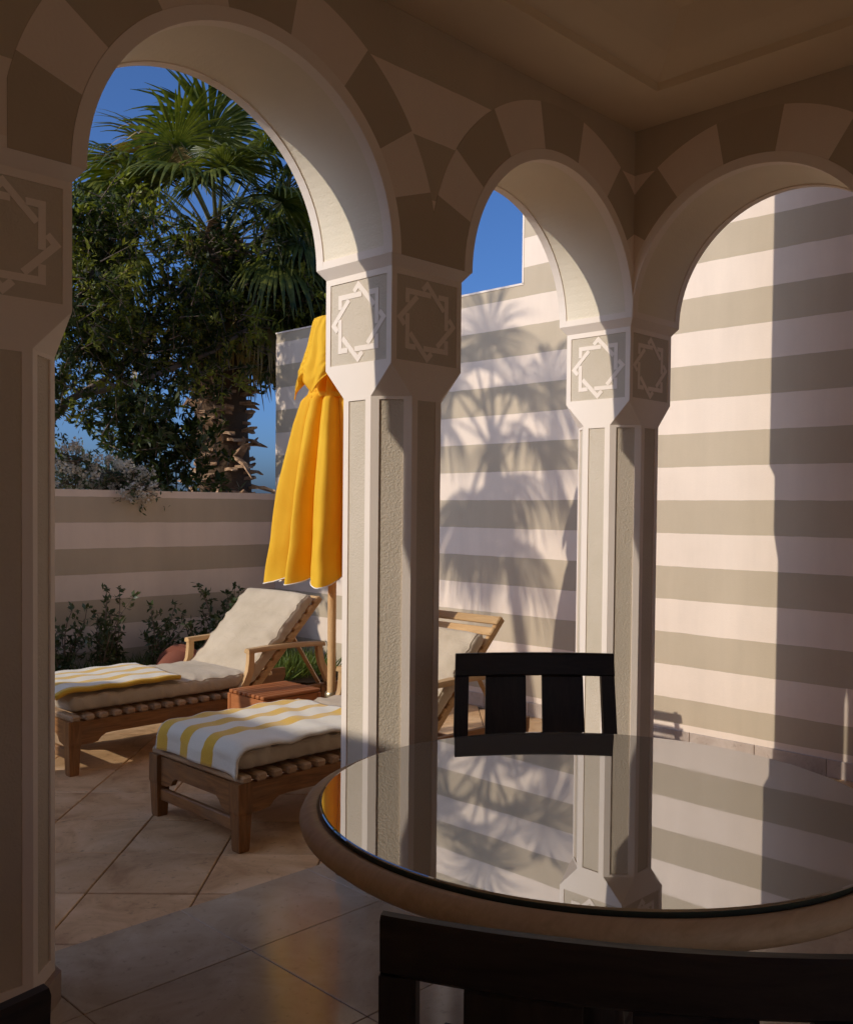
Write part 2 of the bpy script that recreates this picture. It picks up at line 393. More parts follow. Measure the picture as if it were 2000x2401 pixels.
def column(x0, y0, parent):
    F = MB(); i = SI; panels = []
    def oct(z, q, i=i):
        a, b = x0 + i, x0 + T - i; c, d = y0 + i, y0 + T - i
        return [(a + q, c, z), (b - q, c, z), (b, c + q, z), (b, d - q, z), (b - q, d, z), (a + q, d, z), (a, d - q, z), (a, c + q, z)]
    o0, o1 = oct(.085, Q), oct(ZF, Q)
    for k in range(8):
        k2 = (k + 1) % 8
        m = .032 if k % 2 else .030
        panels.append(('shaft_panel', framed(F, (o0[k], o0[k2], o1[k2], o1[k]), (m, m, .045, .012), .005)))
    cn = [(x0 + i, y0 + i), (x0 + T - i, y0 + i), (x0 + T - i, y0 + T - i), (x0 + i, y0 + T - i)]
    for k in range(4):
        A = o1[2 * k]; B = o1[2 * k + 1]; c1 = cn[k]; c2 = cn[(k + 1) % 4]
        F.quad(A, B, (*c2, ZB), (*c1, ZB))                       # flat face widening to the block
        Bn = o1[(2 * k + 2) % 8]; F.quad(B, Bn, (*c2, ZB))        # chamfer stop
        panels.append(('star_panel', framed(F, ((*c1, ZB), (*c2, ZB), (*c2, ZBT), (*c1, ZBT)), (.027, .027, .016, .024), .004)))
    c3 = [(x0, y0), (x0 + T, y0), (x0 + T, y0 + T), (x0, y0 + T)]
    for k in range(4):
        k2 = (k + 1) % 4
        F.quad((*cn[k], ZBT), (*cn[k2], ZBT), (*c3[k2], ZS), (*c3[k], ZS)); F.quad((*c3[k], ZS), (*c3[k2], ZS), (*c3[k2], ZS + .03), (*c3[k], ZS + .03))
    F.quad(*[(*c, ZS + .03) for c in c3])
    col = F.build('column', 'white', parent, recalc=False)
    for nm, (d, ux, uz, n) in panels:
        MB_ = MB(); MB_.quad(*d); o = MB_.build(nm, 'stucco', col, recalc=False)
        if nm == 'star_panel':
            ctr = (d[0] + d[2]) / 2; sb = MB()
            sx = (d[1] - d[0]).length / .326; sz = (d[3] - d[0]).length / .326
            for poly in STAR:
                lo = [ctr + ux * (p.x * sx) + uz * (p.y * sz) + n * .0002 for p in poly]; hi = [v + n * .0018 for v in lo]
                sb.quad(*hi)
                for k in range(4): sb.quad(lo[k], lo[(k + 1) % 4], hi[(k + 1) % 4], hi[k])
            sb.build('star_moulding', 'white', col)
    P = MB(); e = .014                                             # plinth follows the octagon
    a = oct(0, Q + .004, i - e); b = oct(.085, Q + .004, i - e); cc = oct(.088, Q + .004, i + .004)
    for k in range(8):
        k2 = (k + 1) % 8; P.quad(a[k], a[k2], b[k2], b[k]); P.quad(b[k], b[k2], cc[k2], cc[k])
    P.build('plinth', 'skirt_in', col, recalc=False)
    return col
YB1 = -1.165; YB2 = YB1 - T; YB3 = YB2 - 1.167; YB4 = YB3 - T
for (x, y) in ((XL0, 0), (XM0, 0), (0, 0), (0, YB2), (0, YB4)): column(x, y, pav)

def arc(c, R, n, a0=0, a1=PI): return [(c + R * math.cos(lerp(a1, a0, k / n)), ZS + R * math.sin(lerp(a1, a0, k / n))) for k in range(n + 1)]
def clip(poly, axis_fn):
    out = []
    for i in range(len(poly)):
        a, b = poly[i], poly[(i + 1) % len(poly)]; fa, fb = axis_fn(a), axis_fn(b)
        if fa >= 0: out.append(a)
        if fa * fb < 0:
            t = fa / (fa - fb); out.append((lerp(a[0], b[0], t), lerp(a[1], b[1], t)))
    return out
def arcade(bays, ends, put, name):
    """bays: (s0,s1) openings along s; ends: solid span limits; put(s,depth,z) -> xyz, depth 0 inner .. T outer"""
    Wm = MB(); NS = 48
    spans = []; s = ends[0]
    for (a, b) in bays: spans.append((s, a, 's')); spans.append((a, b, 'a')); s = b
    spans.append((s, ends[1], 's'))
    for (a, b, k) in spans:
        if b - a < 1e-4: continue
        for dpt in (0, T):
            if k == 's': Wm.quad(put(a, dpt, ZS + .03), put(b, dpt, ZS + .03), put(b, dpt, ZTOP), put(a, dpt, ZTOP))
            else:
                A = arc((a + b) / 2, (b - a) / 2, NS)
                for q in range(NS): Wm.quad(put(A[q][0], dpt, A[q][1]), put(A[q + 1][0], dpt, A[q + 1][1]), put(A[q + 1][0], dpt, ZTOP), put(A[q][0], dpt, ZTOP))
    wl = Wm.build(name, 'stripes', pav)
    for (a, b) in bays:
        c = (a + b) / 2; R = (b - a) / 2
        # intrados: two pale borders and a recessed stucco field
        bd = .042
        A = arc(c, R, NS); B = arc(c, R + .005, NS)
        for d0, d1, dd in ((0, bd, bd), (T - bd, T, T - bd)):
          br = MB()
          for q in range(NS):
            br.quad(put(A[q][0], d0, A[q][1]), put(A[q + 1][0], d0, A[q + 1][1]), put(A[q + 1][0], d1, A[q + 1][1]), put(A[q][0], d1, A[q][1]))
            br.quad(put(A[q][0], dd, A[q][1]), put(A[q + 1][0], dd, A[q + 1][1]), put(B[q + 1][0], dd, B[q + 1][1]), put(B[q][0], dd, B[q][1]))
          br.build('arch_border', 'white', pav, auto=30)
        so_ = MB()
        for q in range(NS): so_.quad(put(B[q][0], bd, B[q][1]), put(B[q + 1][0], bd, B[q + 1][1]), put(B[q + 1][0], T - bd, B[q + 1][1]), put(B[q][0], T - bd, B[q][1]))
        so_.build('arch_soffit', 'soffit', pav, auto=30)
        # pale ring on the inner face and the painted wedge stones round it
        lo = lambda p: p[0] - (a - T / 2 if a > ends[0] + .6 else a - .9)
        hi = lambda p: (b + T / 2 if b < -.01 else b) - p[0]
        def plate(poly, nm, mat, th):
            poly = clip(clip(poly, lo), hi)
            if len(poly) < 3: return
            m = MB(); n = len(poly); m.quad(*[put(p[0], -th, p[1]) for p in poly])
            for k in range(n): p, r2 = poly[k], poly[(k + 1) % n]; m.quad(put(p[0], -th, p[1]), put(r2[0], -th, r2[1]), put(r2[0], .001, r2[1]), put(p[0], .001, p[1]))
            return m.build(nm, mat, pav)
        rg = MB(); A2 = arc(c, R + .045, NS)
        for q in range(NS):
            rg.quad(*[put(p[0], -.004, p[1]) for p in (A[q], A[q + 1], A2[q + 1], A2[q])])
            rg.quad(put(A2[q][0], -.004, A2[q][1]), put(A2[q + 1][0], -.004, A2[q + 1][1]), put(A2[q + 1][0], .001, A2[q + 1][1]), put(A2[q][0], .001, A2[q][1]))
            rg.quad(put(A[q][0], -.004, A[q][1]), put(A[q + 1][0], -.004, A[q + 1][1]), put(A[q + 1][0], .001, A[q + 1][1]), put(A[q][0], .001, A[q][1]))
        # keep the ring inside the corner
        rg.v = [(min(v[0], -.0005), v[1], v[2]) if name == 'arcade_wall' else (v[0], min(v[1], -.0005), v[2]) for v in rg.v]
        rg.build('arch_ring', 'white', pav)
        edges = [0, 18.5, 34.3, 56.2, 79, 101, 123.8, 145.7, 161.5, 180]
        for q in range(9):
            a0, a1 = math.radians(edges[q]), math.radians(edges[q + 1]); n = 8
            inner = [(c + (R + .046) * math.cos(lerp(a0, a1, k / n)), ZS + (R + .046) * math.sin(lerp(a0, a1, k / n))) for k in range(n + 1)]
            outer = [(c + .822 * math.cos(lerp(a0, a1, k / n)), ZS + .822 * math.sin(lerp(a0, a1, k / n))) for k in range(n + 1)]
            poly = inner + outer[::-1]
            plate(poly, 'voussoir', 'dark' if q % 2 == 0 else 'light', .0025)
    return wl
arcade([(XL1, XM0), (XM1, 0)], (RX0, 0), lambda s, d, z: (s, d, z), 'arcade_wall')
arcade([(YB3, YB2), (YB1, 0)], (RY0, 0), lambda s, d, z: (d, s, z), 'side_arcade_wall')
cb = MB(); cb.quad((0, T, ZS + .03), (T, T, ZS + .03), (T, T, ZTOP), (0, T, ZTOP)); cb.quad((T, 0, ZS + .03), (T, T, ZS + .03), (T, T, ZTOP), (T, 0, ZTOP)); cb.build('wall_corner', 'stripes', pav)
MB().box((RX0, .0, -.3), (XL0 + .02, T - .03, ZS + .04)).build('solid_wall', 'plaster', pav)
MB().box((.0, RY0, -.3), (T - .03, YB4 + .02, ZS + .04)).build('solid_wall', 'plaster', pav)
MB().box((RX0 - .25, RY0 - .25, -.3), (RX0, T, ZTOP)).build('rear_wall', 'plaster', pav)
MB().box((RX0, RY0 - .25, 2.75), (T, RY0, ZTOP)).build('rear_wall', 'plaster', pav)
for xa, xb in ((RX0, -5.4), (-2.9, -2.65), (-.3, T)): MB().box((xa, RY0 - .25, -.3), (xb, RY0 - .001, 2.751)).build('rear_pier', 'plaster', pav)  # unseen rear openings between these piers, added to let light into the room
MB().box((RX0 - .3, RY0 - .3, ZTOP + .002), (T + .06, T + .06, ZTOP + .18)).build('roof_slab', 'white', pav)
cl = MB(); zc = 3.272
def ringq(i0, z0, i1, z1):
    A = [(RX0 + i0, RY0 + i0, z0), (-i0, RY0 + i0, z0), (-i0, -i0, z0), (RX0 + i0, -i0, z0)]; B = [(RX0 + i1, RY0 + i1, z1), (-i1, RY0 + i1, z1), (-i1, -i1, z1), (RX0 + i1, -i1, z1)]
    for k in range(4): cl.quad(A[k], A[(k + 1) % 4], B[(k + 1) % 4], B[k])
ringq(.001, zc, .30, zc + .012); ringq(.30, zc + .012, .305, zc + .045); ringq(.305, zc + .045, .42, zc + .10); ringq(.42, zc + .10, .55, zc + .19)
cl.quad((RX0 + .55, RY0 + .55, zc + .19), (-.55, RY0 + .55, zc + .19), (-.55, -.55, zc + .19), (RX0 + .55, -.55, zc + .19))
cl.build('ceiling', 'ceiling', pav)

# ------------------------------------------------------------------ boundary walls
def bwall(name, label, boxes, skirts):
    t = thing(name, label, 'wall', boxes[0][0])
    off = Vector(boxes[0][0])
    def L(b): return tuple(Vector(b) - off)
    for i, (a, b) in enumerate(boxes): MB().box(L(a), L(b)).build('wall_body', 'stripes', t)
    for (a, b) in skirts: MB().box(L(a), L(b), .003).build('skirting_tile', 'skirt', t)
    return t
sk = [((D1 - .014, y, ZPAV), (D1 + .02, y + .447, -.013)) for y in np.arange(-3.0, D2 - .3, .45)]
t = bwall('boundary_wall', 'tall striped garden wall catching sun and palm shadow', [((D1, -6, -.3), (D1 + .25, 2.055, 4.7)), ((D1 + .001, 2.0551, -.3), (D1 + .249, D2 - .001, 3.155))], sk)
o = Vector((D1, -6, -.3))
for a, b in (((D1 - .004, 2.056, 3.155), (D1 + .254, D2 + .003, 3.170)), ((D1 - .004, 2.055, 3.165), (D1 + .254, 2.070, 4.70))):
    MB().box(tuple(Vector(a) - o), tuple(Vector(b) - o)).build('wall_coping', 'white', t)
bwall('garden_wall', 'low striped wall in shade behind the flower bed', [((-6.84, D2, -.3), (D1 + .24, D2 + .22, 1.582))], [])
bwall('side_garden_wall', 'striped side wall enclosing the courtyard opposite the sunlit wall', [((-6.85, -6, -.3), (-6.60, 4.3, 3.16)), ((-6.849, 4.3, -.3), (-6.601, D2 - .001, 2.3))], [])

bwall('rear_bounce_wall', 'added unseen striped wall behind the viewer bouncing warm light indoors', [((-7.5, -8.4, -.33), (3.0, -8.15, 3.2))], [])  # not in view; added so warm sunlight bounces into the room
# ------------------------------------------------------------------ planting bed
bed = MB(); NX, NY = 60, 10
for i in range(NX + 1):
    for j in range(NY + 1):
        x = lerp(-3.5, D1 - .02, i / NX); y = lerp(4.05, D2 - .004, j / NY); bed.v.append((x, y, ZPAV + .03 + .05 * math.sin(j / NY * PI) + random.uniform(-.015, .02)))
for i in range(NX):
    for j in range(NY): a = i * (NY + 1) + j; bed.f.append((a, a + NY + 1, a + NY + 2, a + 1))
tag(bed.build('flower_bed', 'soil', smooth=True), kind='structure')
def leaf_mesh(P, N_, A, Lh, Wd, fold=.25):
    """P base points, A axis dirs, N normals, arrays -> verts/faces of folded 4-tri leaves"""
    B = np.cross(N_, A); B /= np.linalg.norm(B, axis=1)[:, None] + 1e-9
    L = Lh[:, None]; W = Wd[:, None]
    p0 = P; p1 = P + A * L; mid = P + A * L * .48; ml = mid - B * W * .5 + N_ * W * fold; mr = mid + B * W * .5 + N_ * W * fold
    n = len(P); V = np.stack([p0, mr, p1, ml], 1).reshape(-1, 3)
    i = np.arange(n) * 4; Fc = np.concatenate([np.stack([i, i + 1, i + 2], 1), np.stack([i, i + 2, i + 3], 1)])
    return V, Fc
def np_mesh(name, V, Fc, mat, parent=None, smooth=False):
    me = bpy.data.meshes.new(name); n, k = Fc.shape
    me.vertices.add(len(V)); me.vertices.foreach_set('co', V.astype(np.float32).ravel())
    me.loops.add(n * k); me.loops.foreach_set('vertex_index', Fc.astype(np.int32).ravel())
    me.polygons.add(n); me.polygons.foreach_set('loop_start', np.arange(0, n * k, k, dtype=np.int32)); me.polygons.foreach_set('loop_total', np.full(n, k, dtype=np.int32))
    me.update(); me.validate()
    return link(name, me, mat, parent, smooth)
def unit(v): return v / (np.linalg.norm(v, axis=-1, keepdims=True) + 1e-9)
n = 14000; P = np.stack([rng.uniform(-3.2, D1 - .1, n), rng.uniform(4.07, D2 - .05, n), np.full(n, ZPAV + .05)], 1)
A = unit(np.stack([rng.normal(0, .6, n), rng.normal(0, .6, n), np.ones(n)], 1)); V, Fc = leaf_mesh(P, unit(rng.normal(0, 1, (n, 3))), A, rng.uniform(.08, .30, n), rng.uniform(.007, .018, n))
tag(np_mesh('ground_cover', V, Fc, 'grass'), 'low green ground cover along the shaded wall', 'ground cover', kind='stuff')

def shrub(x, y, h, seed, label, nst=7, leaf=.062, spread=.2, group='shrubs in the flower bed', mat='leafC', lean=0):
    r = np.random.default_rng(seed); t = thing('garden_shrub', label, 'shrub', (x, y, ZPAV + .04), 0, group)
    st = MB(); LP = []; LA = []
    for k in range(nst):
        hh = h * r.uniform(.55, 1.0) if k else h; a = r.uniform(0, 2 * PI); sp = spread * r.uniform(.2, 1)
        p = np.array([0, 0, 0.]); pts = [p.copy()]; d = np.array([math.cos(a) * sp + lean, math.sin(a) * sp * .6, 1.]); m = 7
        for q in range(m):
            p = p + d / np.linalg.norm(d) * hh / m; d = d + r.normal(0, .14, 3) * [1, 1, .3]; pts.append(p.copy())
        st.tube(pts, [lerp(.008, .003, q / m) for q in range(m + 1)], 5)
        for q in range(2, m + 1):
            cnt = 10 if q == m else r.integers(2, 5)
            for _ in range(cnt):
                LP.append(pts[q] + r.normal(0, .012, 3)); LA.append(r.normal(0, 1, 3) + [0, 0, .35])
            if q < m and r.random() < .6:
                bd_ = r.normal(0, 1, 3); bd_[2] = abs(bd_[2]) * .8; bd_ = bd_ / np.linalg.norm(bd_) * r.uniform(.06, .13); e = pts[q] + bd_
                st.tube([pts[q], e], [.003, .002], 4)
                for _ in range(7): LP.append(e - bd_ * r.uniform(0, .5) + r.normal(0, .012, 3)); LA.append(r.normal(0, 1, 3) + [0, 0, .35])
    st.build('stem', 'bark', t)
    LP = np.array(LP); LA = unit(np.array(LA)); N_ = unit(r.normal(0, .6, LP.shape) + [0, 0, 1.]); m = len(LP)
    V, Fc = leaf_mesh(LP, N_, LA, r.uniform(.6, 1.15, m) * leaf, r.uniform(.35, .5, m) * leaf, .15); np_mesh('foliage', V, Fc, mat, t)
    return t
SH = [(-.62, 4.85, .74, 11, 'leafy shrub cut by the left pier'), (-.30, 4.8, .86, 9, 'shrub with one tall upright shoot against the wall'),
      (-.10, 4.95, .52, 8, 'small dark shrub between the tall shoot and the pot'), (.14, 4.75, .70, 6, 'thin branching shrub rising behind the clay pot'), (.33, 4.95, .66, 6, 'open shrub just right of the clay pot'),
      (.60, 4.85, .60, 9, 'bushy shrub beside the far lounger armrest'), (.80, 4.8, .85, 9, 'shrub with a palm like tuft left of the lounger backrest'), (.98, 4.9, .80, 10, 'shrub half hidden by the lounger backrest'), (1.25, 4.85, .7, 9, 'shrub in the corner behind the umbrella pole')]
for i, (x, y, h, ns, lb) in enumerate(SH): shrub(x, y, h, 40 + i, lb, ns)
# overturned clay pot
pt = thing('clay_pot', 'terracotta pot lying on its side in the flower bed', 'pot', (.22, 4.45, .10)); pt.scale = (1.25, 1.25, 1.25); pt.rotation_euler = (math.radians(8), math.radians(-95), math.radians(28))
MB().lathe([(.0, .30), (.085, .30), (.09, .295), (.135, .06), (.16, .055), (.165, .0), (.15, -.005), (.145, .0), (.125, .06), (.08, .27), (0, .27)], 28).build('pot_body', 'terracotta', pt, auto=35)

# ------------------------------------------------------------------ trees
def frond(cr, az, el, plen, R, seed, dry=0.0, droop=1.0, wk=1.0):
    """fan leaf: petiole from crown point, then a pleated fan; gravity applied in world space"""
    r = np.random.default_rng(seed); d = np.array([math.cos(az) * math.cos(el), math.sin(az) * math.cos(el), math.sin(el)])
    pet = MB(); p = np.array(cr, float); pts = [p.copy()]; m = 6; dd = d.copy()
    for q in range(m):
        dd = unit(dd + np.array([0, 0, -.05 * droop])); p = p + dd * plen / m; pts.append(p.copy())
    pet.tube(pts, [lerp(.030, .013, q / m) for q in range(m + 1)], 5, flat=.5)
    side = unit(np.cross(dd, [0, 0, 1.0])) ; nrm = unit(np.cross(side, dd)); roll = r.normal(0, .35)
    side, nrm = side * math.cos(roll) + nrm * math.sin(roll), nrm * math.cos(roll) - side * math.sin(roll)
    V = []; Fc = []; ns = 38; half = math.radians(118)
    for k in range(ns):
        a = lerp(-half, half, (k + .5) / ns) + r.normal(0, .02); da = half / ns * .98
        L = R * (1 - .25 * (abs(a) / half) ** 2) * r.uniform(.88, 1.06)
        def dr(ang): return dd * math.cos(ang) + side * math.sin(ang)
        c = dr(a); row = []; q = p.copy(); dirv = c.copy(); sp = p
        stn = [0, .3, .55, .75, .9, 1.0]
        prev = 0
        cup = .18 * math.sin(abs(a))
        for s_, wf in zip(stn, [.12, .9, .95, .42, .22, .02]):
            dirv = unit(dirv + np.array([0, 0, -1.]) * droop * (.10 if s_ < .5 else .85) * (s_ - prev) * 2 + nrm * cup * (s_ - prev) + r.normal(0, .05 if s_ > .5 else 0.0, 3))
            q = q + dirv * L * (s_ - prev); prev = s_
            wdt = (min(s_, .58) * L * math.tan(da) * wf) * wk + .002
            t_ = unit(np.cross(nrm, c)); b0 = len(V)
            V += [q - t_ * wdt, q + nrm * wdt * .55, q + t_ * wdt]
            if row:
                o_ = row[-1]; Fc += [(o_, o_ + 1, b0 + 1, b0), (o_ + 1, o_ + 2, b0 + 2, b0 + 1)]
            row.append(b0)
    return pet, np.array(V), np.array(Fc)
def palm(name, label, base, top, R0, seed, crown, group, boots=True, wk=1.0):
    r = np.random.default_rng(seed); t = thing(name, label, 'palm tree', base, 0, group); B = np.array(base, float); Tp = np.array(top, float) - B
    tr = MB(); m = 14; pts = [Tp * q / m + np.array([math.sin(q * .5) * .03, 0, 0]) for q in range(m + 1)]
    tr.tube(pts, [R0 * (1.05 if q < m - 1 else .8) for q in range(m + 1)], 16); tr.build('trunk', 'bootdark', t, auto=60)
    if boots:
        bo = MB(); cnt = int(np.linalg.norm(Tp) * 85)
        for k in range(cnt):
            s_ = (k + .5) / cnt
            if s_ < .18: continue
            c = Tp * s_; a = k * 2.39996 + r.normal(0, .25); rd = np.array([math.cos(a), math.sin(a), 0]); tg = np.array([-math.sin(a), math.cos(a), 0])
            lng = r.random() < .16
            w_ = R0 * (r.uniform(.07, .13) if lng else r.uniform(.14, .36)); L = R0 * (r.uniform(.9, 1.7) if lng else r.uniform(.25, .8)); lift = r.uniform(-.5, .9)
            p0 = c + rd * R0 * r.uniform(.85, 1.0) + np.array([0, 0, r.normal(0, .03)]); d = unit(rd * 1.0 + tg * r.normal(0, .35) + np.array([0, 0, lift])); p1 = p0 + d * L + np.array([0, 0, -.12 * L * (2 if lng else 0)]); pm = (p0 + p1) / 2 + rd * .03 + np.array([0, 0, .06 * L])
            th = unit(np.cross(tg, d)) * .016; sk = r.uniform(-.5, .5)
            vs = [p0 - tg * w_ - th, p0 + tg * w_ - th, p0 + tg * w_ + th, p0 - tg * w_ + th, pm - tg * w_ * .75 - th, pm + tg * w_ * .75 - th, pm + tg * w_ * .75 + th, pm - tg * w_ * .75 + th,
                  p1 - tg * w_ * .5 - th * .4, p1 + tg * w_ * .45 - th * .4 + d * L * sk * .5, p1 + tg * w_ * .45 + th * .4 + d * L * sk * .5, p1 - tg * w_ * .5 + th * .4]
            bo.add(vs, [(0, 3, 2, 1), (8, 9, 10, 11), (0, 1, 5, 4), (1, 2, 6, 5), (2, 3, 7, 6), (3, 0, 4, 7), (4, 5, 9, 8), (5, 6, 10, 9), (6, 7, 11, 10), (7, 4, 8, 11)])
        tag(bo.build('leaf_bases', 'boot', t), kind='stuff')
    ci = 0
    for (az, el, pl, R, dr, dry) in crown:
        pet, V, Fc = frond(Tp + np.array([0, 0, r.uniform(-.25, .05)]), az, el, pl, R, seed * 100 + ci, dry, dr, wk); ci += 1
        f_ = np_mesh('frond', V, Fc, 'palmdry' if dry else 'palmleaf', t); pet.build('petiole', 'palmdry' if dry else 'petiole', f_)
    return t
RI = np.array([.703, -.711, 0]); TO = np.array([-.711, -.703, 0])
def crown_dirs(lst, seed, pl, R):
    r = np.random.default_rng(seed); out = []
    for phi, psi, dr, dry in lst:
        p, q = math.radians(phi), math.radians(psi); d = RI * math.cos(p) * math.cos(q) + np.array([0, 0, math.sin(p) * math.cos(q)]) + TO * math.sin(q)
        out.append((math.atan2(d[1], d[0]), math.asin(max(-1, min(1, d[2]))), pl * r.uniform(.85, 1.15), R * r.uniform(.88, 1.12), dr, dry))
    return out
CR = [(118, 5, 0.92, 0), (98, -20, 0.76, 0), (88, 25, 0.84, 0), (75, -5, 0.84, 0), (62, 20, 0.92, 0), (52, -25, 1.00, 0), (45, 8, 1.09, 0), (136, 18, 1.00, 0), (150, -10, 1.17, 0), (163, 12, 1.26, 0),
      (28, -8, 1.17, 0), (14, 15, 1.34, 0), (2, -5, 1.51, 0), (176, -15, 1.34, 0), (-12, 10, 1.51, 0), (190, 10, 1.42, 0), (105, 45, 0.84, 0), (70, 50, 0.92, 0), (125, -45, 0.84, 0), (60, -50, 0.84, 0), (20, 40, 1.26, 0), (155, 40, 1.26, 0),
      (-30, 25, 1.51, 0), (-24, -20, 1.51, 0), (205, 20, 1.51, 0), (130, 35, 1.09, 0), (35, 35, 1.17, 0), (-45, 5, 1.60, 1), (-60, 20, 1.40, 1), (-52, -25, 1.40, 1), (-68, -5, 1.20, 1), (-38, 30, 1.70, 1), (-75, 30, 1.20, 1), (-35, -10, 1.42, 0), (225, 10, 1.60, 1), (245, 25, 1.40, 1),
      (110, -12, 1.00, 0), (92, 8, 1.09, 0), (80, -35, 1.00, 0), (55, 0, 1.26, 0), (128, 0, 1.26, 0), (40, -18, 1.34, 0), (144, 28, 1.34, 0), (100, 62, 1.09, 0), (68, 66, 1.09, 0), (8, 30, 1.51, 0), (170, 30, 1.51, 0), (-5, 45, 1.42, 0), (185, 45, 1.42, 0), (115, 20, 1.40, 1)]
palm('fan_palm_tree', 'tall fan palm with shaggy trunk rising behind the low wall', (2.43, 7.05, -.3), (2.20, 7.0, 4.55), .29, 3, crown_dirs(CR, 21, 1.10, .88), 'fan palms')
C2 = [(95, 0, 1, 0), (60, 25, 1.2, 0), (135, -20, 1.3, 0), (25, -10, 1.5, 0), (165, 15, 1.6, 0), (-8, 10, 1.8, 0), (-35, -10, 1.7, 0), (200, 0, 1.8, 0), (-62, 15, 1.4, 0), (80, -50, 1, 0), (45, -35, 1.3, 0), (110, 35, 1.2, 0), (-22, -30, 1.8, 0), (230, 10, 1.6, 0), (-75, -20, 1.3, 0)]
palm('fan_palm_tree', 'second fan palm outside the left edge throwing frond shadows', (-4.3, 2.95, -.3), (-3.85, 3.85, 4.85), .06, 9, crown_dirs(C2, 31, .70, .85), 'fan palms', boots=False, wk=.72)

def broadleaf(name, label, base, limbs, clusters, seed, leafL, mat, mat2=None, frac2=.2, cat='tree', group=None, trunk_r=.09):
    r = np.random.default_rng(seed); t = thing(name, label, cat, base, 0, group); B = np.array(base, float)
    tk = MB()
    for pts, r0, r1 in limbs:
        tk.tube([np.array(p) - B for p in pts], [lerp(r0, r1, q / (len(pts) - 1)) for q in range(len(pts))], 8)
    LP = []; LA = []; LN = []; sel = []
    for (c, rad, cnt) in clusters:
        c = np.array(c) - B; rad = np.array(rad)
        # twigs then leaves round them, so the crown has clumps and holes
        nt_ = max(3, cnt // 24)
        for k in range(nt_):
            d = unit(r.normal(0, 1, 3)); q = c + d * rad * r.uniform(.25, 1.0) ** .6; o_ = unit(d * .8 + r.normal(0, .5, 3) + [0, 0, .25]); ln = r.uniform(.14, .34)
            tk.tube([q - o_ * ln * .6, q + o_ * ln * .5], [.006, .003], 4, cap=False)
            m = 24; s_ = r.uniform(-.5, .6, m)[:, None]; LP.append(q + o_ * ln * s_ + r.normal(0, .018, (m, 3)))
            LA.append(unit(o_ * .7 + r.normal(0, .75, (m, 3)))); LN.append(unit(r.normal(0, .6, (m, 3)) + [-.3, .1, .8])); sel.append(np.full(m, r.random()))
    tk.build('trunk', 'bark', t, smooth=True)
    LP = np.concatenate(LP); LA = np.concatenate(LA); LN = np.concatenate(LN); sel = np.concatenate(sel); m = len(LP)
    Lh = r.uniform(.7, 1.2, m) * leafL; Wd = Lh * r.uniform(.3, .42, m)
    k2 = sel < (frac2 if mat2 else -1)
    V, Fc = leaf_mesh(LP[~k2], LN[~k2], LA[~k2], Lh[~k2], Wd[~k2], .12); np_mesh('crown', V, Fc, mat, t)
    if mat2 and k2.any(): V, Fc = leaf_mesh(LP[k2], LN[k2], LA[k2], Lh[k2], Wd[k2], .12); np_mesh('lighter_leaves', V, Fc, mat2, t)  # second leaf colour; on the broadleaf tree it stands for sun highlights
    return t
r = np.random.default_rng(77)
cl_ = []
for k in range(62):                                    # dense upper mass
    x = r.uniform(-.1, 3.3); z = 3.0 + r.uniform(0, 1) * (1.35 - .14 * abs(x - .9)); cl_.append(((x, 6.25 + r.uniform(-.5, .5), z), (.40, .42, .30), 560))
for k in range(26): cl_.append(((r.uniform(-.25, 1.65), 6.2 + r.uniform(-.4, .4), r.uniform(2.2, 3.1)), (.36, .36, .26), 250))
for k in range(9): cl_.append(((r.uniform(2.3, 3.5), 5.95 + r.uniform(-.3, .3), r.uniform(3.45, 4.15)), (.33, .33, .26), 480))
for k in range(46): cl_.append(((r.uniform(-2.7, -.75), r.uniform(5.2, 5.85), r.uniform(2.7, 5.1)), (.40, .28, .36), 480))  # unseen clumps added left of frame to shade the tall wall's far end
broadleaf('broadleaf_tree', 'dense dark green tree spreading over the low wall', (-.35, 6.35, -.3),
          [([(-.35, 6.35, -.3), (-.33, 6.3, 1.2), (-.2, 6.3, 2.1)], .10, .06), ([(-.2, 6.3, 2.1), (.1, 6.25, 2.45), (.5, 6.3, 2.7), (.95, 6.2, 3.2), (1.3, 6.2, 3.5)], .042, .015), ([(-.2, 6.3, 2.1), (-.1, 6.3, 2.8), (.3, 6.3, 3.6), (.6, 6.4, 4.1)], .06, .02),
           ([(.2, 6.25, 2.5), (.8, 6.1, 2.7), (1.5, 6.0, 3.05), (2.3, 6.0, 3.6)], .035, .015), ([(-.2, 6.3, 2.3), (-.6, 6.1, 3.1), (-1.4, 5.7, 4.0)], .05, .02)], cl_, 5, .082, 'leafA', 'leafB', .33)
r = np.random.default_rng(78)
cl_ = [((r.uniform(.15, 1.35), 5.85 + r.uniform(-.25, .25), r.uniform(1.25, 2.35) ), (.28, .26, .30), 150) for k in range(32)]
lm = [([(x, 5.85, -.3), (x + .05, 5.85, 1.0), (x + r.uniform(-.25, .25), 5.85, r.uniform(1.9, 2.4))], .018, .006) for x in np.arange(.3, 1.4, .22)]
broadleaf('oleander_bush', 'open bush with narrow leaves behind the low wall near the palm', (1.0, 5.85, -.3), lm, cl_, 6, .105, 'leafA', 'leafC', .3, 'bush')
r = np.random.default_rng(79); cl_ = [((r.uniform(-.95, .32), 5.36 + r.uniform(-.10, .22), 0), (.20, .18, .17), 330) for k in range(22)]
cl_ = [((c[0], c[1], 1.60 + r.uniform(0, max(.04, .60 * (1 - max(0, (c[0] + .45)) / .7)))), b, n_) for c, b, n_ in cl_]
fb = broadleaf('blossom_bush', 'pale blossoming bush spilling over the wall by the left pier', (-.3, 5.55, -.3), [([(x, 5.55, -.3), (x, 5.5, 1.9)], .02, .008) for x in (-.8, -.5, -.2, .1)], cl_, 8, .05, 'leafC', None, 0, 'bush')
FP = []
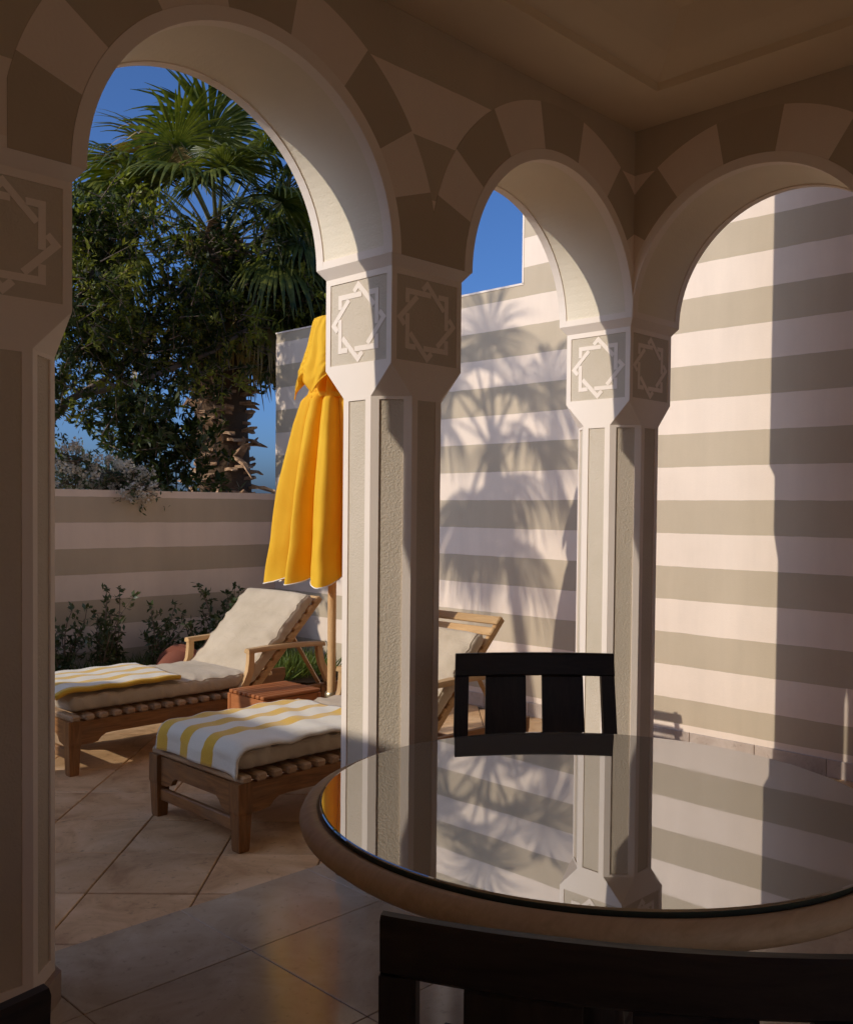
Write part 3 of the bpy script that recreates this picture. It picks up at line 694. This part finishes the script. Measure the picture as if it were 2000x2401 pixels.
for c, b, n_ in cl_:
    for k in range(13):
        q = np.array(c) + unit(r.normal(0, 1, 3)) * np.array(b) * r.uniform(.6, 1.1) + [-.02, -.05, .02]
        FP.append(q + r.normal(0, .017, (26, 3)))
FP = np.concatenate(FP) - np.array((-.3, 5.55, -.3)); m = len(FP)
V, Fc = leaf_mesh(FP, unit(r.normal(0, 1, (m, 3))), unit(r.normal(0, 1, (m, 3))), r.uniform(.02, .036, m), r.uniform(.018, .032, m), .1); tag(np_mesh('blossom', V, Fc, 'blossom', fb), kind='stuff')

# ------------------------------------------------------------------ sun loungers (local x runs from foot to head, y across, z from paving)
LW = .79; LLN = 2.10
def lounger(label):
    t = thing('sun_lounger', label, 'sun lounger', (0, 0, 0), 0, 'teak sun loungers on the patio')
    zr0, zr1 = .225, .312; rw = .032
    for s_ in (0, 1):
        y0 = .012 if s_ == 0 else LW - .012 - rw
        poly = [(.04, zr1), (.04, .175), (.15, .175), (.185, .183), (.205, .205), (.235, .222), (.28, zr0), (1.55, zr0), (1.62, .20), (1.72, .18), (1.95, .18), (2.08, .20), (2.10, .25), (2.10, zr1)]
        MB().prism(poly, 1, y0, y0 + rw).build('side_rail', 'teak_x', t)
    for xx, nm in ((0, 'f'), (1.86, 'r')):
        for s_ in (0, 1):
            y0 = 0 if s_ == 0 else LW - .075
            m = MB(); top = .318 if nm == 'f' else .30; a = .078
            sh = [(0, .0), (.02, .16), (.0, top)]
            rings = []
            for z, w_ in ((0, .052), (.012, .058), (.17, .070), (.185, .078), (top, .078)):
                c_x = xx + a / 2 - (.0 if nm == 'f' else 0); c_y = y0 + .0375; rings.append([(c_x - w_ / 2, c_y - w_ / 2, z), (c_x + w_ / 2, c_y - w_ / 2, z), (c_x + w_ / 2, c_y + w_ / 2, z), (c_x - w_ / 2, c_y + w_ / 2, z)])
            vs = sum(rings, []); fs = [(0, 3, 2, 1)]
            for k in range(len(rings) - 1):
                for q in range(4): fs.append((k * 4 + q, k * 4 + (q + 1) % 4, k * 4 + 4 + (q + 1) % 4, k * 4 + 4 + q))
            fs.append(tuple(range(len(vs) - 4, len(vs)))); m.add(vs, fs); m.build('leg', 'teak_z', t)
    # foot apron with bracket ends, low stretcher
    ap = [(.078, .308), (.078, .165), (.13, .168), (.17, .178), (.19, .205), (.215, .222), (LW - .215, .222), (LW - .19, .205), (LW - .17, .178), (LW - .13, .168), (LW - .078, .165), (LW - .078, .308)]
    MB().prism(ap, 0, .022, .052).build('foot_apron', 'teak_y', t)
    MB().box((.024, .06, .085), (.056, LW - .06, .145), .006).build('stretcher', 'teak_y', t)
    MB().box((1.885, .06, .10), (1.915, LW - .06, .15), .006).build('stretcher', 'teak_y', t)
    sm = None
    for k in range(15):
        if sm is None: o = MB().box((-.029, -.003, -.013), (.029, LW + .003, .023), .009).build('seat_slat', 'slat_y', t); sm = o.data
        else: o = link('seat_slat', sm, None, t)
        o.location = (.045 + k * .0865, 0, .327); o.rotation_euler = (0, random.uniform(-.02, .02), 0)
    # backrest
    hx, hz = 1.29, .335; ang = math.radians(46); L = .84; ca, sa = math.cos(ang), math.sin(ang)
    bm_ = Matrix.Translation((hx, 0, hz)) @ Matrix.Rotation(-ang, 4, 'Y')
    for y0 in (.05, LW - .05 - .03): MB().box((0, y0, -.045), (L, y0 + .03, 0), .005, bm_).build('back_rail', 'pale_x', t)
    for k in range(10):
        MB().box((.02 + k * .083, .03, .001), (.02 + k * .083 + .055, LW - .03, .024), .007, bm_).build('back_slat', 'pale_y', t)
    for y0 in (.085, LW - .115):
        a = Vector((hx + .52 * ca, y0, hz + .52 * sa - .03)); b = Vector((hx + .62, y0, .29)); d = (b - a); Lb = d.length
        MB().tube([a, b], .017, 4).build('prop_strut', 'pale_x', t)
    # arms
    for s_ in (0, 1):
        yc = .02 if s_ == 0 else LW - .02
        arm = MB(); n = 10
        for k in range(n + 1):
            u_ = k / n; x = lerp(1.235, 1.885, u_); z = .607 + .012 * math.sin(u_ * PI) - .006 * u_; wd = .028 + .008 * math.sin(u_ * PI)
            arm.v += [(x, yc - wd, z - .016), (x, yc + wd, z - .016), (x, yc + wd * 1.05, z - .004), (x, yc + wd * .8, z + .014), (x, yc - wd * .8, z + .014), (x, yc - wd * 1.05, z - .004)]
        for k in range(n):
            for q in range(6): arm.f.append((k * 6 + q, k * 6 + (q + 1) % 6, k * 6 + 6 + (q + 1) % 6, k * 6 + 6 + q))
        arm.f += [tuple(range(6))[::-1], tuple(range(n * 6, n * 6 + 6))]
        arm.build('arm', 'pale_x', t, auto=40)
        pf = [(1.265, .595), (1.262, .53), (1.255, .47), (1.225, .40), (1.17, .33), (1.13, .25)]
        pr_ = [(1.845, .595), (1.85, .53), (1.868, .46), (1.905, .39), (1.94, .31), (1.95, .25)]
        for pp in (pf, pr_):
            m = MB(); hw = .024
            for k, (x, z) in enumerate(pp):
                k0 = max(k - 1, 0); k1 = min(k + 1, len(pp) - 1); d = Vector((pp[k1][0] - pp[k0][0], pp[k1][1] - pp[k0][1])).normalized(); nx, nz = -d.y, d.x; hh = .021 + .006 * k / 5
                m.v += [(x - nx * hh, yc - .018, z - nz * hh), (x - nx * hh, yc + .018, z - nz * hh), (x + nx * hh, yc + .018, z + nz * hh), (x + nx * hh, yc - .018, z + nz * hh)]
            for k in range(len(pp) - 1):
                for q in range(4): m.f.append((k * 4 + q, k * 4 + (q + 1) % 4, k * 4 + 4 + (q + 1) % 4, k * 4 + 4 + q))
            m.f += [(3, 2, 1, 0), tuple(range(len(m.v) - 4, len(m.v)))]
            m.build('arm_post', 'pale_z', t, auto=40)
    return t
def mat_path(u_):
    """centre line (x,z) and direction of the mattress; u in metres from foot"""
    bx, bz = 1.255, .411; ang = math.radians(46); r_ = .10
    if u_ < 1.21: return (.02 + u_, bz, 0.0)
    arcL = r_ * ang
    if u_ < 1.21 + arcL:
        a = (u_ - 1.21) / r_; return (1.23 + r_ * math.sin(a), bz + r_ * (1 - math.cos(a)), a)
    q = u_ - 1.21 - arcL; return (1.23 + r_ * math.sin(ang) + q * math.cos(ang), bz + r_ * (1 - math.cos(ang)) + q * math.sin(ang), ang)
def mattress(label, loc, seed, back=.70):
    ULEN = 1.21 + .10 * math.radians(46) + back
    r = np.random.default_rng(seed); NU, NV = 110, 40; hw, hh = LW / 2 - .035, .054; V = []; Fc = []
    ph = r.uniform(0, 6, 6)
    for i in range(NU + 1):
        u_ = ULEN * i / NU; x, z, a = mat_path(u_); e = min(u_, ULEN - u_); k = min(1, e / .05); ek = math.sqrt(max(0.0, 1 - (1 - k) ** 2)) if e < .05 else 1
        ek = max(ek, .02)
        seam = 1 - .10 * math.exp(-((u_ - .30) / .014) ** 2) - .16 * math.exp(-((u_ - 1.24) / .03) ** 2)
        for j in range(NV):
            t_ = 2 * PI * j / NV; c, s_ = math.cos(t_), math.sin(t_)
            yy = math.copysign(abs(c) ** .28, c) * hw * (1 - .035 * (1 - ek)) ; zz = math.copysign(abs(s_) ** .42, s_) * hh * ek * seam
            wr = .004 * math.sin(u_ * 21 + ph[0] + yy * 7) * math.sin(yy * 19 + ph[1]) + .003 * math.sin(u_ * 53 + ph[2] + 3 * math.sin(yy * 11))
            if abs(c) > .8: wr += .004 * math.sin(u_ * 34 + ph[3]) + .003 * math.sin(u_ * 71 + ph[4] + zz * 60)
            zz2 = zz + wr * ek * (1 if s_ > -.3 else .2) + (.008 * (1 - (yy / hw) ** 2) if s_ > 0 else 0)
            yy2 = yy + (math.copysign(wr * 1.2, yy) if abs(c) > .7 else 0)
            V.append((x - math.sin(a) * zz2, yy2 + LW / 2, z + math.cos(a) * zz2))
    for i in range(NU):
        for j in range(NV): Fc.append((i * NV + j, i * NV + (j + 1) % NV, (i + 1) * NV + (j + 1) % NV, (i + 1) * NV + j))
    Fc.append(tuple(range(NV))[::-1]); Fc.append(tuple(range(NU * NV, NU * NV + NV)))
    me = bpy.data.meshes.new('lounger_cushion'); me.from_pydata(V, [], Fc)
    o = link('lounger_cushion', me, 'cushion', None, True); o.location = loc
    for jj in (3, NV // 2 - 3):
        MB().tube([V[i * NV + jj] for i in range(1, NU)], .0042, 6).build('piping', 'cushion', o, smooth=True)
    return tag(o, label, 'cushion', 'lounger cushions')
LX = -1.555; LY1, LY2 = 1.02, 2.72
lo1 = lounger('teak lounger nearest the glass table, foot end toward viewer'); lo1.location = (LX, LY1, ZPAV)
lo2 = copy_tree(lo1); lo2.location = (LX, LY2, ZPAV); lo2['label'] = 'teak lounger farther back beside the low garden wall'
mattress('beige cushion on the nearer lounger under the draped towel', (LX, LY1, ZPAV), 3, .56)
mattress('beige cushion on the farther lounger with sunlit backrest', (LX, LY2, ZPAV), 4)
# towels (sheet with thickness; world-aligned, local y across)
def sheet(name, fn, NU, NV, th, mat, label, cat, group, loc):
    V = []; Fc = []
    for i in range(NU + 1):
        for j in range(NV + 1): V.append(Vector(fn(i / NU, j / NV)))
    W_ = NV + 1; N_ = []
    for i in range(NU + 1):
        for j in range(NV + 1):
            a = V[min(i + 1, NU) * W_ + j] - V[max(i - 1, 0) * W_ + j]; b = V[i * W_ + min(j + 1, NV)] - V[i * W_ + max(j - 1, 0)]; N_.append(a.cross(b).normalized())
    top = [v + n_ * th for v, n_ in zip(V, N_)]; n = len(V); vs = [tuple(v) for v in V] + [tuple(v) for v in top]
    for i in range(NU):
        for j in range(NV):
            a = i * W_ + j; q = (a, a + 1, a + W_ + 1, a + W_); Fc.append(q[::-1]); Fc.append(tuple(k + n for k in q))
    bd_ = [i * W_ for i in range(NU + 1)] + [NU * W_ + j for j in range(1, NV + 1)] + [i * W_ + NV for i in range(NU - 1, -1, -1)] + [j for j in range(NV - 1, 0, -1)]
    for k in range(len(bd_)): a, b = bd_[k], bd_[(k + 1) % len(bd_)]; Fc.append((a, b, b + n, a + n))
    me = bpy.data.meshes.new(name); me.from_pydata([tuple(v) for v in vs], [], Fc)
    import bmesh
    bm = bmesh.new(); bm.from_mesh(me); bmesh.ops.recalc_face_normals(bm, faces=bm.faces); bm.to_mesh(me); bm.free()
    o = link(name, me, mat, None, True); o.location = loc; return tag(o, label, cat, group)
def tw1(u_, v_):
    y = lerp(.015, .705, v_); zt = .411 + .054 + .010; x0 = .02; s_ = lerp(-.10, .84 - .10 * (1 - v_) * 0, u_)
    s_ += .05 * (v_ - .5) * u_
    edge = max(0, 1 - (y - .015) / .05); wob = .007 * math.sin(s_ * 17 + y * 9) * math.sin(y * 13 + 1) + .004 * math.sin(s_ * 37 + 2 * math.sin(y * 8))
    zt = zt + .008 * (1 - ((y - LW / 2) / .36) ** 2) - .016 * edge ** 2
    if s_ > .05: return (x0 + s_, y, zt + wob * min(1, (s_ - .05) * 8) + .004)
    if s_ > -.035:
        a = (.05 - s_) / .085 * PI / 2; return (x0 + .05 - .062 * math.sin(a), y, zt - .062 + .062 * math.cos(a) + .004)
    q = -.035 - s_; return (x0 - .012 - .012 * math.sin(q * 9) + .010 * math.sin(y * 14), y, zt - .058 - q)
sheet('striped_towel', tw1, 60, 40, .012, 'towel', 'yellow and white striped towel draped over the nearer lounger foot', 'towel', 'striped pool towels', (LX, LY1, ZPAV))
def tw2(u_, v_):
    x = lerp(-.06, .74, u_); y = lerp(.02, .63, v_); x += .06 * (1 - v_) * 0 + .02 * v_
    zt = .411 + .054 + .012 + .008 * (1 - ((y - LW / 2) / .36) ** 2); wob = .006 * math.sin(x * 13 + y * 7) * math.sin(y * 10) + .003 * math.sin(x * 31)
    if x < .03: zt -= (.03 - x) ** 2 * 3
    return (x, y, zt + wob + .004)
sheet('striped_towel', tw2, 40, 30, .026, 'towel2', 'yellow and white striped towel folded flat on the farther lounger', 'towel', 'striped pool towels', (LX, LY2, ZPAV))

# ------------------------------------------------------------------ side table
st = thing('side_table', 'small red brown slatted table between the loungers', 'side table', (-.575, 2.20, ZPAV)); SW, SD, SHh = .455, .385, .41
for k in range(8): MB().box((.004, .004 + k * .0475, SHh - .022), (SW - .004, .004 + k * .0475 + .038, SHh), .005).build('table_slat', 'red_x', st)
for x in (.0, SW - .03):
    for y in (0, SD - .03): MB().box((x, y, 0), (x + .03, y + .03, SHh - .024), .004).build('leg', 'red_z', st)
for y in (.006, SD - .024):
    MB().prism([(.03, SHh - .025), (.03, SHh - .13), (.09, SHh - .115), (SW / 2, SHh - .095), (SW - .09, SHh - .115), (SW - .03, SHh - .13), (SW - .03, SHh - .025)], 1, y, y + .018).build('apron', 'red_x', st)
for x in (.006, SW - .024):
    MB().prism([(.03, SHh - .025), (.03, SHh - .13), (.09, SHh - .115), (SD / 2, SHh - .095), (SD - .09, SHh - .115), (SD - .03, SHh - .13), (SD - .03, SHh - .025)], 0, x, x + .018).build('apron', 'red_y', st)

# ------------------------------------------------------------------ folded umbrella
UX, UY = -.25, 1.945
um = thing('patio_umbrella', 'closed yellow umbrella on a wooden pole between the loungers', 'umbrella', (UX, UY, ZPAV))
MB().lathe([(0, 0), (.24, 0), (.25, .01), (.25, .07), (.23, .085), (.035, .09), (0, .09)], 32).build('base', 'concrete', um, auto=40)
MB().lathe([(.034, .09), (.034, .40), (.040, .405), (.042, .43), (.036, .44), (.029, .44)], 20).build('collar', 'metal', um, auto=40)
MB().tube([(0, 0, .1), (0, 0, 2.68)], .026, 16).build('pole', 'pale_z', um, auto=40)
def canopy_tier(name, prof, hem, NT_, NZ, amp0, amp1, ph, um, seed, zz):
    r = np.random.default_rng(seed); V = []; Fc = []; NTh = 240; nr = NT_
    ampr = r.uniform(.75, 1.2, nr); cen = np.cumsum(r.uniform(.7, 1.3, nr)); cen = np.concatenate([[0], cen / cen[-1]]) * 2 * PI + .4
    for i in range(NZ + 1):
        s_ = i / NZ; R_ = np.interp(s_, *zip(*[(p[0], p[1]) for p in prof])); amp = lerp(amp0, amp1, s_ ** .8)
        for k in range(NTh):
            th = .4 + 2 * PI * k / NTh; q = min(max(int(np.searchsorted(cen, th, 'right')) - 1, 0), nr - 1); fr = (th - cen[q]) / (cen[q + 1] - cen[q])
            fq = min(max(fr + .16 * math.sin(q * 2.1 + seed) * math.sin(PI * fr), 0), 1); f_ = 1 - abs(2 * fq - 1) ** 1.7
            f2 = math.sin(2 * PI * fr + q) * math.sin(PI * fr)
            f3 = abs(math.sin(2.5 * PI * fr + q * 1.3 + .6 * math.sin(3 * s_ + q))); rr = R_ * (1 - amp + amp * 1.35 * f_ * ampr[q]) + .022 * s_ * f2 + .020 * s_ ** .6 * (f3 - .6) * (1 if name == 'canopy' else .3) + .003 * math.sin(th * 17 + 9 * s_ + 3 * math.sin(7 * s_)) + .0035 * s_ * math.sin(60 * s_ + 5 * math.sin(th * 3) + 2.5 * fr) * (1 - f_) + (.010 * math.exp(-((s_ - .17) / .012) ** 2) * -1 if name == 'canopy' else 0)
            zh = lerp(zz[0], zz[1], s_) - hem * s_ ** (4 if name == 'canopy' else 2) * ((f_ if name == 'canopy' else 1 - abs(2 * fq - 1)) * ampr[q] - .6)
            V.append((rr * math.cos(th), rr * math.sin(th), zh))
    for i in range(NZ):
        for k in range(NTh): Fc.append((i * NTh + k, i * NTh + (k + 1) % NTh, (i + 1) * NTh + (k + 1) % NTh, (i + 1) * NTh + k))
    c0 = len(V); V.append((0, 0, zz[0] + .004))
    for k in range(NTh): Fc.append((k, c0, (k + 1) % NTh))
    me = bpy.data.meshes.new(name); me.from_pydata(V, [], Fc); o = link(name, me, 'canopy', um, True)
    hm = MB(); ring = V[NZ * NTh:NZ * NTh + NTh]; hm.tube([(p[0] * 1.004, p[1] * 1.004, p[2]) for p in ring + ring[:1]], .0035, 5, cap=False); hm.build('hem', 'hem' if name == 'canopy' else 'canopy', o)
    return o
z0 = -ZPAV
canopy_tier('canopy', [(0, .08), (.10, .11), (.15, .13), (.20, .175), (.3, .215), (.6, .295), (1, .355)], .06, 10, 90, .30, .42, 0, um, 3, (2.36 + z0, 1.01 + z0))
canopy_tier('canopy_cap', [(0, .085), (.03, .118), (.08, .128), (.45, .172), (.85, .228), (1, .235)], .13, 5, 60, .03, .15, 0, um, 5, (2.605 + z0, 2.175 + z0))
MB().lathe([(.137, 2.142 + z0), (.143, 2.140 + z0), (.143, 2.112 + z0), (.137, 2.110 + z0)], 40).build('tie_strap', 'canopy', um, smooth=True)
MB().lathe([(0, 2.635 + z0), (.02, 2.63 + z0), (.022, 2.605 + z0), (0, 2.595 + z0)], 12).build('finial', 'pale_z', um)

# ------------------------------------------------------------------ glass table, chairs
TX, TY, TZ = -2.021, -1.214, .74
tb = thing('dining_table', 'round dining table with wooden rim and mirror like glass top', 'table', (TX, TY, 0))
MB().lathe([(0, .655), (.60, .655), (.655, .657), (.70, .668), (.728, .690), (.733, .705), (.726, .720), (.708, .729), (.694, .7295), (.690, .727), (.686, .722), (0, .722)], 128).build('table_rim', 'tablewood', tb, auto=50)
gl = MB().lathe([(0, TZ), (.679, TZ), (.682, TZ - .001), (.684, TZ - .003)], 160).build('glass_top', 'glass', tb)
MB().lathe([(.684, TZ - .0031), (.684, TZ - .008), (.681, TZ - .0165), (.0, TZ - .0165)], 160).build('glass_edge', 'glassedge', gl, auto=40)
MB().lathe([(.0, .05), (.10, .05), (.085, .12), (.065, .30), (.075, .52), (.14, .63), (.20, .654), (0, .654)], 32).build('pedestal', 'black_z', tb, auto=40)
for k in range(4):
    m = Matrix.Rotation(math.radians(20 + 90 * k), 4, 'Z')
    MB().box((.05, -.035, 0), (.42, .035, .055), .008, m).build('foot', 'black_x', tb)

def chair(label):
    t = thing('dining_chair', label, 'chair', (0, 0, 0), 0, 'black dining chairs at the glass table')
    W2 = .288; H = .928
    def cv(x): return .030 * (1 - (x / W2) ** 2) * -1      # back is bowed away from the sitter in the middle
    def bent(name, x0, x1, z0, z1, th, mat, taper=0, n=10, ry=0):
        m = MB(); c = .006
        for i in range(n + 1):
            x = lerp(x0, x1, i / n); yb = cv(x)
            for (dy, dz) in ((-th / 2 + c, 0), (th / 2 - c, 0), (th / 2, c), (th / 2, -c), (th / 2 - c, 0), (-th / 2 + c, 0), (-th / 2, -c), (-th / 2, c)):
                pass
            ring = [(-th / 2, z0 + c), (-th / 2 + c, z0), (th / 2 - c, z0), (th / 2, z0 + c), (th / 2, z1 - c), (th / 2 - c, z1), (-th / 2 + c, z1), (-th / 2, z1 - c)]
            for (dy, z) in ring: m.v.append((x + (x / W2) * (.010 * (H - z) / .4), yb + dy - (z - .45) * .14, z))
        for i in range(n):
            for q in range(8): m.f.append((i * 8 + q, i * 8 + (q + 1) % 8, i * 8 + 8 + (q + 1) % 8, i * 8 + 8 + q))
        m.f += [tuple(range(8))[::-1], tuple(range(n * 8, n * 8 + 8))]
        return m.build(name, mat, t, auto=35)
    bent('top_rail', -W2, W2, .846, H, .026, 'black_x', n=20)
    for sg in (-1, 1):
        m = MB(); x = sg * (W2 - .0245); c = .0245
        prof = [(.0, -.02, .020), (.25, 0.0, .022), (.45, 0.0, c), (.848, -.0555, c)]
        for z, dy, hw in prof:
            yb = (cv(x) if z > .4 else 0) + dy; xx = x + sg * .010 * (H - max(z, .45)) / .4
            m.v += [(xx - hw, yb - .014 if z > .6 else yb - .02, z), (xx + hw, yb - .014 if z > .6 else yb - .02, z), (xx + hw, yb + .012 if z > .6 else yb + .02, z), (xx - hw, yb + .012 if z > .6 else yb + .02, z)]
        for k in range(3):
            for q in range(4): m.f.append((k * 4 + q, k * 4 + (q + 1) % 4, k * 4 + 4 + (q + 1) % 4, k * 4 + 4 + q))
        m.f += [(3, 2, 1, 0), (12, 13, 14, 15)]
        m.build('rear_post', 'black_z', t)
        MB().box((sg * .245 - .022, .43, 0), (sg * .245 + .022, .474, .43), .004).build('front_leg', 'black_z', t)
        MB().box((sg * .25 - .014, .01, .36), (sg * .25 + .014, .435, .425), .003).build('seat_rail', 'black_y', t)
    for xc in (-.103, .103): bent('back_slat', xc - .0735, xc + .0735, .50, .848, .018, 'black_z', n=6)
    bent('lower_rail', -W2 + .04, W2 - .04, .475, .52, .022, 'black_x')
    MB().box((-.24, .445, .36), (.24, .47, .425), .003).build('seat_rail', 'black_x', t)
    MB().box((-.27, -.005, .426), (.27, .48, .446), .006).build('seat', 'black_x', t)
    return t
def place(o, cx, cy, dx, dy): o.location = (cx, cy, 0); o.rotation_euler = (0, 0, math.atan2(dy, dx) - PI / 2)
def pad(o, label):
    m = MB(); n = 24; rows = []
    for i, (f, z) in enumerate(((.0, .452), (.9, .452), (.985, .462), (1.0, .475), (.985, .488), (.9, .497), (.6, .502), (0, .504))):
        for k in range(n * 2):
            a = 2 * PI * k / (n * 2); c, s_ = math.cos(a), math.sin(a); m.v.append((math.copysign(abs(c) ** .35, c) * .25 * f, .235 + math.copysign(abs(s_) ** .35, s_) * .225 * f, z))
    q = n * 2
    for i in range(7):
        for k in range(q): m.f.append((i * q + k, i * q + (k + 1) % q, (i + 1) * q + (k + 1) % q, (i + 1) * q + k))
    p = m.build('seat_cushion', 'seatpad', None, smooth=True); p.location = o.location; p.rotation_euler = o.rotation_euler; return tag(p, label, 'cushion', 'seat cushions on the dining chairs')
# back of the chair at height ~.93 sits .067 behind its base line
ch1 = chair('black slatted chair across the table in front of the corner column'); place(ch1, -1.276 - .665 * .05, -.435 - .747 * .05, -.665, -.747)
ch2 = copy_tree(ch1); ch2['label'] = 'black slatted chair in the foreground, its back toward the viewer'; place(ch2, -3.0 + .833 * .05, -1.907 + .554 * .05, .833, .554)
pad(ch1, 'pale seat cushion on the chair across the table'); pad(ch2, 'pale seat cushion on the foreground chair')
ch3 = copy_tree(ch1); ch3['label'] = 'black chair showing only a corner at the bottom left'; place(ch3, -3.852, -1.495, 0, 1)
pad(ch3, 'pale seat cushion on the chair at the bottom left corner')
